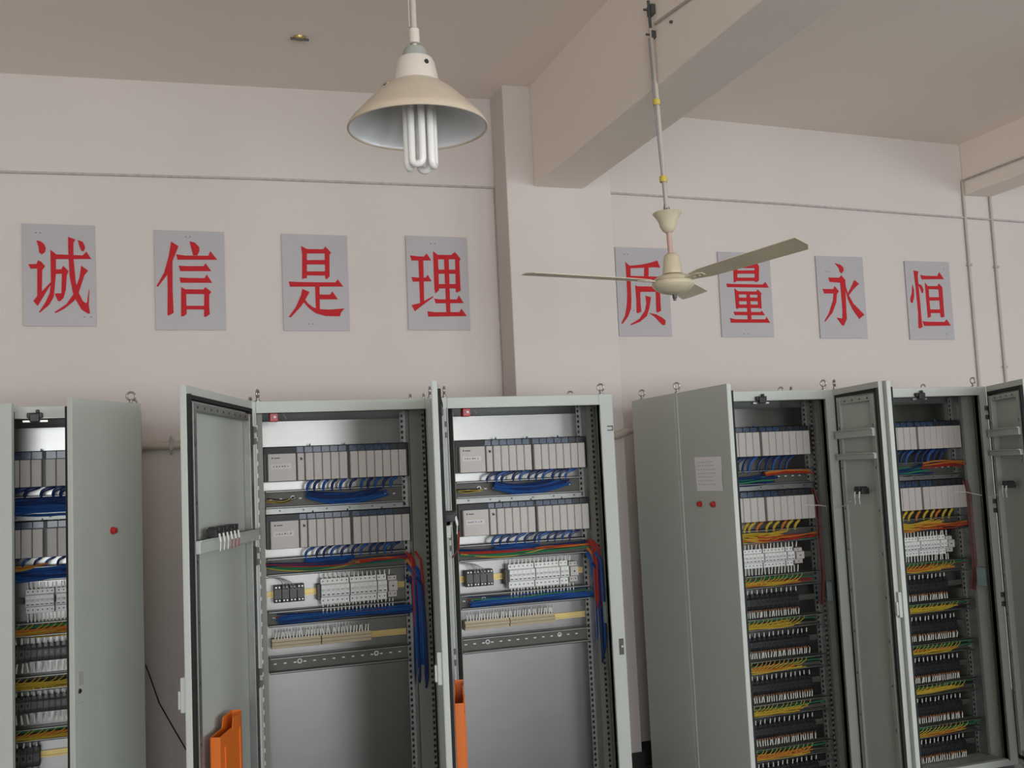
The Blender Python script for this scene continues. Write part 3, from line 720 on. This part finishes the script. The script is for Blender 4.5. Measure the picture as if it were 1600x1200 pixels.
# leftmost cabinet: left door ajar, right door swung out
d, B, cb = door(c0, 1, -.92, .3385, .42, 'left door of the leftmost cabinet, ajar', 'plain_out'); cb(1.2)
d, B, cb = door(c0, -1, -.095, .9948, .42, 'right door with red lamp and keyhole', 'plain_out'); cb(1.74); cb(1.65); cb(1.2)
lamp_on_door(d, -.194, 1.504)
p_ = MB().box(-.400, -.372, -.0232, -.022, .968, 1.015).build('name_plate', 'beige_dark', d, local=True)
MB().lathe([(0, -.025), (.0075, -.025), (.009, -.022)], (-.392, 0, .948), 14, axis='y').build('keyhole', 'black', d, local=True)
MB().box(-.412, -.372, -.0228, -.022, .906, .909).build('scratch_line', 'beige_dark', d, local=True)

# second cabinet
d, B, cb = door(c1, 1, .360, 1.914, .83, 'door seen from its inner side', 'single'); cb(1.451, .046)
contacts(d, B, .38, .66, 1.487, 3)
DOOR1 = d
# third cabinet
d, B, cb = door(c2, 1, 1.178, 1.8486, .835, 'door seen edge-on', 'single'); cb(1.451, .046)
contacts(d, B, .30, .56, 1.487, 3)
m = MB().tube([(.5, .055, 1.43), (.4, .05, 1.36), (.2, .04, 1.33), (.04, .02, 1.30)], .004, 6).build('red_wires', 'red_wire', d, local=True)
DOOR2 = d
# fourth cabinet
d, B, cb = door(c3, 1, 2.368, 1.562, .4525, 'left door with paper note and two red buttons', 'plain_out'); cb(1.74); cb(1.65)
pn = MB(); 
for i in range(4):
    for j in range(4):
        pass
gx = [.135, .20, .27, .34, .372]; gz = [1.53, 1.58, 1.63, 1.685]
vs = []; fs = []
for j, z in enumerate(gz):
    for i, x in enumerate(gx):
        vs.append((x + (.006 if j == 0 else 0), -.0228 - .006*max(0, i-2)*.5*(1 if j < 2 else .4) - (.002 if j == 3 and i == 0 else 0), z - .004*i*(.2 if j == 3 else 0)))
for j in range(3):
    for i in range(4): a = j*5+i; fs.append((a, a+1, a+6, a+5))
note = MB().add(vs, fs).build('paper_note', 'paper', d, local=True)
note.modifiers.new('thickness', 'SOLIDIFY').thickness = .0006
wr = MB(); random.seed(3)
for q in range(7):
    z = 1.660 - q*.017; x = .16
    while x < .30: l_ = rnd(.008, .02); wr.box(x, x+l_, -.0262, -.0255, z, z+.0022); x += l_+rnd(.004, .01)
wr.build('handwriting', 'print_grey', note, local=True)
lamp_on_door(d, .163, 1.470); lamp_on_door(d, .284, 1.470)
d, B, cb = door(c3, -1, 3.234, 1.398, .4525, 'right door seen from its inner side', 'double'); cb(1.766); cb(1.655, .03)
contacts(d, B, .215, .305, 1.487, 1, False)
D3R = d
# rightmost cabinet
d, B, cb = door(c4, 1, 3.2514, 1.6767, .4785, 'left door seen edge-on', 'double'); cb(1.74); cb(1.65)
d, B, cb = door(c4, -1, 4.2094, 1.1605, .4785, 'right door cut by the picture edge', 'double'); cb(1.745); cb(1.64, .03)
contacts(d, B, .21, .30, 1.472, 1, False)
D4R = d

# orange document pockets hanging inside two doors
for dd, xa, xb, lab, zt in ((DOOR1, .425, .685, 'tall orange plastic document pocket hanging inside the second cabinet door', .80), (DOOR2, .33, .60, 'orange document pocket seen end-on inside the third cabinet door', .80)):
    t = thing('document_pocket', lab, 'document holder', W(dd) @ Vector((xa, .012, .5)), 'orange document pockets')
    Mx = W(dd); th = .036; b0 = .011
    m = MB()
    m.box(xb-.003, xb, b0, b0+th, .52, zt)                        # end towards the room
    m.prism([(xa, .52), (xb, .52), (xb, zt), (xa+.125, zt), (xa+.11, zt+.035), (xa, zt+.035)], 'y', b0, b0+.003)
    m.prism([(xa, .52), (xb-.003, .52), (xb-.003, zt), (xa+.13, zt), (xa+.115, zt-.010), (xa+.10, zt+.03), (xa, zt+.03)], 'y', b0+th-.003, b0+th)
    m.box(xa, xa+.003, b0, b0+th, .52, zt+.035).box(xa, xb, b0, b0+th, .517, .52)
    m.xform(Mx).build('pocket_body', 'orange_plastic', t)
    for ra, rb, rz in ((xb-.060, xb-.050, zt-.045), (xa+.02, xa+.03, zt-.02)): MB().box(ra, rb, b0+th, b0+th+.004, .53, rz).xform(Mx).build('rib', 'orange_plastic', t)

# ------------------------------------------------------------------ what hangs inside
WHERE = NAMES
def type_a(k, c, rx0, rx1, px0, px1, xv0, xv1):
    nm = WHERE[k]; w = rx1-rx0; e0 = px0+.004; e1 = px1-.004
    Z = az
    controller_rack(rx0, rx1, Z(1.815), Z(1.782), Z(1.664), 'upper beige controller rack in the '+nm)
    loom(rx0, rx1, Z(1.664), .045, ['blue', 'navy'] if k == 1 else ['navy', 'blue', 'navy'], 'blue cable tails under the upper rack of the '+nm, -.014 if k == 1 else -.044, r=.0065)
    tray(c, e0, e1, Z(1.548), Z(1.620), (Z(1.520), Z(1.547)))
    bundle(rx0+.26*w, rx0+.88*w, Z(1.597), F+.012, ['blue', 'blue', 'navy'], 7, .010, .028, 'blue cables sagging in the top tray of the '+nm, 'cable bundles in the trays', r=.005, ends=1)
    bundle(rx0-.01, rx0+.2*w, Z(1.585), F+.02, ['yellow', 'black'], 2, .006, .01, 'few thin wires left in the top tray of the '+nm, 'cable bundles in the trays', r=.002)
    controller_rack(rx0+.004, rx1+.004, Z(1.520), Z(1.490), Z(1.372), 'lower beige controller rack in the '+nm)
    loom(rx0+.004, rx1+.004, Z(1.372), .045, ['blue', 'navy', 'navy'], 'blue cable tails under the lower rack of the '+nm, -.024 if k == 1 else -.042, r=.0062)
    tray(c, e0, e1, Z(1.257), Z(1.328), None, False)
    bundle(rx0+.24*w, rx0+.62*w, Z(1.310), F+.018, ['blue', 'blue'], 7, .012, .012, 'blue cables behind the coloured wires in the '+nm, 'cable bundles in the trays', r=.0045, ends=1)
    bundle(rx0-.03, xv0+.01, Z(1.297), F+.006, ['green', 'red', 'navy'], 3, .008, .012, 'green and red wires across the middle tray of the '+nm, 'cable bundles in the trays', r=.003)
    bundle(rx0-.03, rx0+.65*w, Z(1.292), F+.0, ['yellow', 'green'], 1, .004, .030, 'yellow-green loop of wire across the '+nm, 'cable bundles in the trays', r=.0025)
    bundle(rx0+.55*w, xv0+.02, Z(1.292), F+.008, ['red', 'orange'], 3, .006, -.006, 'red wires right of the middle tray of the '+nm, 'cable bundles in the trays', r=.003)
    din_rail(c, e0, e1, Z(1.172))
    t = thing('terminal_group', 'dark grey terminal blocks on a rail at left in the '+nm, 'terminals', (rx0+.02, F, Z(1.14)), 'dark terminal groups')
    for i in range(4):
        xa = rx0 + .016*w/.618 + i*.0325
        MB().prism([(PL-.008, Z(1.138)), (F+.014, Z(1.138)), (F+.006, Z(1.155)), (F+.006, Z(1.195)), (F+.014, Z(1.212)), (PL-.008, Z(1.212))], 'x', xa, xa+.0300).build('terminal_block', 'dark_terminal', t, bevel=.001)
        s = MB()
        for zz in (1.148, 1.204):
            for q in (.008, .022): s.lathe([(0, -.002), (.0035, -.002), (.0035, .002)], (xa+q, F+.010, Z(zz)), 8, axis='y')
        s.build('screws', 'steel', t)
    g = thing('jumper_wires', 'thin grey wires looping onto the dark terminals in the '+nm, 'wires', (rx0, F, Z(1.2)), 'jumper wires')
    for i in range(4): MB().tube(curve((rx0-.04, F, Z(1.245)), (rx0+.03, F-.01, Z(1.26)), (rx0+.05+.012*i, F-.01, Z(1.24)), (rx0+.06+.018*i, F+.002, Z(1.19))), .0018, 5).build('wire', 'grey_wire', g)
    zt, zb = Z(1.227), Z(1.117)
    for (a, b, n, lb, gr) in ((.348, .550, 6, 'left white six-pole breaker in the ', 0), (.556, .749, 6, 'right white six-pole breaker in the ', 0), (.754, .822, 2, 'narrow two-pole breaker in the ', 0), (.832, .898, 2, 'grey relay beside the breakers in the ', 1)):
        breaker(rx0+a*w, rx0+b*w, n, zb if not gr else zb+.008, zt if not gr else zt-.008, lb+nm, gr)
    MB().box(rx0+.325*w, rx0+.346*w, F+.01, PL-.008, Z(1.135), Z(1.205)).build('end_clamp', 'tray_grey', c, bevel=.002)
    wire_ends(rx0+.35*w, rx0+.86*w, zt-.002, zt+.020, 16, 'white wire ends above the breakers in the '+nm)
    wire_ends(rx0+.35*w, rx0+.88*w, zb-.030, zb+.002, 20, 'white wire ends below the breakers in the '+nm, tip=('grey_wire', -1))
    tray(c, e0, e1, Z(1.040), Z(1.102), None, True)
    bundle(rx0+.02, xv0+.01, Z(1.060), F+.012, ['navy', 'blue', 'blue'], 4, .009, -.006, 'blue wires along the lower tray of the '+nm, 'cable bundles in the trays', r=.0038)
    bundle(rx0, xv0, Z(1.078), F+.016, ['red', 'green', 'navy'], 1, .008, .004, 'mixed thin wires along the lower tray of the '+nm, 'cable bundles in the trays', r=.0025)
    t = thing('terminal_strip', 'tan terminal strip in two blocks in the '+nm, 'terminals', (rx0, F, Z(.945)), 'tan terminal strips')
    for a, b in ((0, .34), (.347, .70)):
        o = MB().prism([(PL-.008, Z(.943)), (F+.012, Z(.943)), (F+.012, Z(.955)), (F+.004, Z(.958)), (F+.004, Z(.970)), (F+.010, Z(.973)), (F+.012, Z(.985)), (PL-.008, Z(.985))], 'x', rx0+a*w, rx0+b*w).build('terminal_block', 'tan_plastic', t)
        s = MB(); n = 18
        for i in range(1, n): xx = rx0+(a+(b-a)*i/n)*w; s.box(xx-.0006, xx+.0006, F+.0035, F+.006, Z(.958), Z(.970))
        s.build('seams', 'beige_dark', o)
    wire_ends(rx0+.008, rx0+.69*w, Z(.984), Z(1.014), 32, 'row of white wire ends above the tan strip of the '+nm, jitter=.006, tip=('grey_wire', 1))
    din_rail(c, rx0+.70*w, e1, Z(.962))
    tray(c, e0, e1, Z(.842), Z(.905), None, True)
    t = thing('cable_bundle', 'thick vertical bundle of blue and red cables right in the '+nm, 'cables', (xv0, F, Z(.86)), 'vertical cable bundles')
    for cn, za, zb_, n in (('blue', 1.25, .88, 9), ('red', 1.31, 1.06, 5), ('navy', 1.2, .80, 4), ('orange', 1.28, 1.15, 1)):
        m = MB()
        for i in range(n):
            x = rnd(xv0, xv1); y = F+rnd(-.02, .02)
            m.tube([(x-.03, y+.005, Z(za)+rnd(0, .01)), (x-.005, y, Z(za)-.03), (x+rnd(-.004, .004), y, Z((za+zb_)/2)), (x+rnd(-.006, .006), y, Z(zb_)-rnd(0, .04)), (x+.004, y+.03, Z(zb_)-.09)], .0062, 6)
        o = m.build('wires', cn+'_wire', t, smooth=True); o['kind'] = 'stuff'
    # loose red and blue wires down the left upright
    t = thing('cable_bundle', 'thin red and black wires down the left upright of the '+nm, 'cables', (px0, F, Z(1.3)), 'wires down the left uprights')
    for i, cn in enumerate(('red', 'black', 'red')):
        MB().tube([(px0-.008-.005*i, F+.01, Z(1.62-.1*i)), (px0-.010-.005*i, F+.004, Z(1.45)), (px0-.016-.003*i, F, Z(1.33)), (px0+.01, F+.006, Z(1.29))], .0026, 5).build('wire', cn+'_wire', t)
ax_ = ax
type_a(1, c1, ax(.436), ax(1.054), .418, 1.032, 1.058, 1.10)
type_a(2, c2, ax(1.303), ax(1.932), 1.272, 1.905, 1.930, 1.975)

def type_b(k, c, rx0, rx1, px0, px1, L, brk, rows, xv):
    """racks, breakers, then rows of relays; L maps the levels"""
    nm = WHERE[k]; w = rx1-rx0; Z = az; e0, e1 = px0+.004, px1-.004
    controller_rack(rx0, rx1, Z(L['h1']), Z(L['r1'][0]), Z(L['r1'][1]), 'upper beige controller rack in the '+nm, 9)
    loom(rx0, rx1, Z(L['r1'][1]), L['r1'][1]-L['t1'][1]-.0, ['navy', 'blue', 'navy'] if k else ['navy', 'navy'], 'dark blue cable tails under the upper rack of the '+nm, -.040, 10, r=.0075)
    tray(c, e0, e1, Z(L['t1'][0]), Z(L['t1'][1]), (Z(L['lip'][0]), Z(L['lip'][1])), k > 0)
    if k:
        bundle(rx0+.25*w, rx0+.72*w, Z((L['t1'][0]+L['t1'][1])/2-.004), F+.012, ['navy', 'green', 'navy'], 4, .012, .01, 'dark cables in the top tray of the '+nm, 'cable bundles in the trays', r=.005, ends=1)
        bundle(rx0+.60*w, xv, Z(L['t1'][1]-.022), F+.004, ['red', 'red', 'orange'], 3, .008, -.012, 'red wires curving right in the top tray of the '+nm, 'cable bundles in the trays', r=.0035)
    else:
        bundle(rx0+.20*w, rx1-.02, Z((L['t1'][0]+L['t1'][1])/2), F+.008, ['blue', 'blue', 'navy'], 7, .018, .004, 'thick blue cables in the top tray of the '+nm, 'cable bundles in the trays', r=.006)
    controller_rack(rx0+.003, rx1+.003, Z(L['h2']), Z(L['r2'][0]), Z(L['r2'][1]), 'lower beige controller rack in the '+nm, 8)
    loom(rx0+.003, rx1+.003, Z(L['r2'][1]), L['r2'][1]-L['t2'][1], ['yellow', 'orange', 'yellow'] if k else ['navy', 'blue'], ('yellow' if k else 'dark blue')+' cable tails under the lower rack of the '+nm, -.02, 10, r=.005, double=bool(k))
    tray(c, e0, e1, Z(L['t2'][0]), Z(L['t2'][1]), None, False)
    zc = (L['t2'][0]+L['t2'][1])/2
    if k:
        bundle(rx0+.3*w, rx0+.80*w, Z(zc-.002), F+.010, ['orange', 'yellow', 'yellow'], 6, .014, .014, 'orange and yellow wires in the second tray of the '+nm, 'cable bundles in the trays', r=.0035, ends=1)
        bundle(rx0+.5*w, xv, Z(zc-.004), F+.004, ['red', 'orange'], 4, .012, .006, 'red wires running right in the second tray of the '+nm, 'cable bundles in the trays', r=.003)
        bundle(rx0+.4*w, xv, Z(zc-.028), F+.004, ['green', 'navy'], 1, .004, .0, 'green wires low in the second tray of the '+nm, 'cable bundles in the trays', r=.003)
    else:
        bundle(rx0+.2*w, rx1-.02, Z(zc), F+.008, ['blue', 'navy', 'blue'], 6, .014, .004, 'blue cables in the second tray of the '+nm, 'cable bundles in the trays', r=.0055)
        bundle(rx0+.2*w, rx0+.6*w, Z(zc+.035), F-.004, ['yellow', 'orange'], 3, .006, .012, 'yellow wires left under the lower rack of the '+nm, 'cable bundles in the trays', r=.003, ends=1)
    zt, zb = Z(L['bk'][0]), Z(L['bk'][1])
    for i, (a, b, n, gr) in enumerate(brk):
        lb = ('left white six-pole breaker in the ', 'right white six-pole breaker in the ', 'narrow two-pole breaker in the ', 'grey relay beside the breakers in the ')[i]
        breaker(ax(a), ax(b), n, zb if not gr else zb+.008, zt if not gr else zt-.008, lb+nm, gr)
    bx0, bx1 = ax(brk[0][0]), ax(brk[-1][1])
    wire_ends(bx0, bx1-.02, zt-.002, zt+.026, 16, 'white wire ends above the breakers in the '+nm)
    wire_ends(bx0, bx1-.02, zb-.034, zb+.002, 18, 'white wire ends below the breakers in the '+nm)
    din_rail(c, e0, e1, (zt+zb)/2, 'tray_grey')
    ORD = ['first', 'second', 'third', 'fourth', 'fifth', 'sixth']
    tr = [L['t3']] + [r[2] for r in rows if r[2]]
    for i, (ta, tb) in enumerate(tr):
        tray(c, e0, e1, Z(ta), Z(tb), None, False)
        zc = (ta+tb)/2; cols = ['yellow', 'orange'] if i % 2 == 0 else ['yellow', 'yellow']
        bundle(rx0+.22*w, rx0+.86*w, Z(zc-.008), F+.012, cols, 6, .010, .006, 'yellow wires in the %s relay tray of the %s' % (ORD[i], nm), 'yellow wires between the relay rows', r=.0026, ends=1)
        bundle(rx0+.22*w, rx1, Z(zc+.006), F+.018, ['black', 'green'] if i else ['red', 'green'], 3, .012, .0, 'dark wires in the %s relay tray of the %s' % (ORD[i], nm), 'cable bundles in the trays', r=.0026)
        # wires diving from the tray towards the terminals
        m = MB()
        for q in range(16):
            x = rx0+.24*w + q*(w*.62)/16 + rnd(-.006, .006)
            m.tube(curve((x+.03, F+.010, Z(tb)-.004), (x+.028, F+.002, Z(zc+.012)), (x+.01, F+.004, Z(zc)), (x-.03, F+.006, Z(zc-.012)), 5), .0020, 5)
        o = m.build('branch_wires', 'yellow_wire'); tag(o, 'thin branching wires over the %s relay tray of the %s' % (ORD[i], nm), 'wires', 'branch wires over the relay trays', 'stuff')
    for i, (xr, (za, zb_), t_) in enumerate(rows):
        xa, xb, n = xr
        if k:
            relay_row(ax(xa), ax(xb), n, Z(zb_), Z(za), '%s black relay row from the top in the %s' % (ORD[i], nm))
            wire_ends(ax(xa), ax(xb), Z(za)+.006, Z(za)+.028, n, 'white wire ends above the %s relay row of the %s' % (ORD[i], nm), jitter=.002, w=.003)
            wire_ends(ax(xa), ax(xb), Z(zb_)-.036, Z(zb_)-.008, n*2, 'white wire ends below the %s relay row of the %s' % (ORD[i], nm), tip=('orange_wire', 1), jitter=.006, w=.003)
        else:
            relay_row(ax(xa), ax(xb), n, Z(zb_), Z(za), '%s dark terminal row from the top in the %s' % (ORD[i], nm), 'dark_terminal')
            wire_ends(ax(xa), ax(xb), Z(za)+.006, Z(za)+.034, n, 'white wire ends above the %s terminal row of the %s' % (ORD[i], nm), w=.0042, jitter=.004)
            wire_ends(ax(xa), ax(xb), Z(zb_)-.040, Z(zb_)-.004, n, 'white wire ends below the %s terminal row of the %s' % (ORD[i], nm), w=.0042, jitter=.006)
        din_rail(c, e0, e1, Z((za+zb_)/2), 'brass' if k == 0 and i == 2 else 'tray_grey')
L4 = dict(h1=1.832, r1=(1.802, 1.680), t1=(1.535, 1.605), lip=(1.505, 1.534), h2=1.503, r2=(1.469, 1.348), t2=(1.238, 1.303), bk=(1.208, 1.113), t3=(1.012, 1.074))
type_b(3, c3, ax(2.515), ax(3.205), 2.44, 3.19, L4, [(2.757, 2.886, 6, 0), (2.892, 3.020, 6, 0), (3.026, 3.068, 2, 0), (3.078, 3.125, 1, 1)],
       [((2.66, 3.087, 15), (.978, .902), (.803, .858)), ((2.66, 3.135, 17), (.763, .700), (.592, .650)), ((2.66, 3.133, 17), (.552, .483), (.377, .438)), ((2.66, 3.136, 17), (.337, .272), (.163, .222)), ((2.66, 3.14, 17), (.125, .065), None)], 3.205)
L5 = dict(h1=1.832, r1=(1.800, 1.679), t1=(1.540, 1.608), lip=(1.512, 1.538), h2=1.510, r2=(1.473, 1.352), t2=(1.240, 1.305), bk=(1.207, 1.106), t3=(1.012, 1.072))
type_b(4, c4, ax(3.495), ax(4.185), 3.40, 4.14, L5, [(3.728, 3.856, 6, 0), (3.862, 3.988, 6, 0), (3.992, 4.037, 2, 0), (4.043, 4.085, 1, 1)],
       [((3.60, 4.034, 15), (.977, .903), (.802, .852)), ((3.60, 4.075, 17), (.756, .692), (.582, .639)), ((3.60, 4.071, 17), (.542, .475), (.370, .430)), ((3.60, 4.067, 17), (.330, .265), (.155, .215)), ((3.60, 4.07, 17), (.118, .06), None)], 4.19)
L0 = dict(h1=1.832, r1=(1.795, 1.686), t1=(1.576, 1.647), lip=(1.550, 1.575), h2=1.548, r2=(1.515, 1.402), t2=(1.309, 1.363), bk=(1.274, 1.178), t3=(1.088, 1.141))
type_b(0, c0, ax(-.845), ax(-.165), -.875, -.135, L0, [(-.527, -.421, 6, 0), (-.413, -.307, 6, 0), (-.300, -.262, 2, 0)],
       [((-.62, -.22, 18), (1.052, .986), (.876, .931)), ((-.62, -.22, 18), (.848, .785), (.678, .725)), ((-.62, -.479, 6), (.648, .575), None)], -.15)

# thin white wire from the door button of the two right cabinets into the cabinet
for dd, xx, zz, lab in ((D3R, 3.18, 1.415, 'thin white wire from the fourth cabinet to its right door'), (D4R, 4.13, 1.435, 'thin white wire from the rightmost cabinet to its right door')):
    e = W(dd) @ Vector((-.20, .05, 1.44)); h = W(dd) @ Vector((-.03, .03, 1.405))
    tag(MB().tube([(xx-.06, F-.02, zz+.004), (xx, F-.04, zz), tuple(h), tuple(h + (e-h)*.5 + Vector((0,0,-.004))), tuple(e)], .0022, 5).build('wire', 'white_wire'), lab, 'cable')
# red cable bundle down the right side of the two right cabinets
for k, x, lab in ((3, 3.195, 'dark red cables down the right side of the fourth cabinet'), (4, 4.155, 'dark red cables down the right side of the rightmost cabinet')):
    m = MB()
    for i in range(6):
        y = F-.02+rnd(-.02, .02); xo = x+rnd(-.01, .012)
        m.tube([(xo-.02, y, az(1.50)), (xo, y, az(1.42)), (xo+rnd(-.004, .004), y, az(1.25)), (xo, y, az(1.05)), (xo+.004, y+.03, az(.9))], .0028, 5)
    tag(m.build('cable_bundle', 'dark_red_wire', smooth=True), lab, 'cables', 'vertical cable bundles', 'stuff')
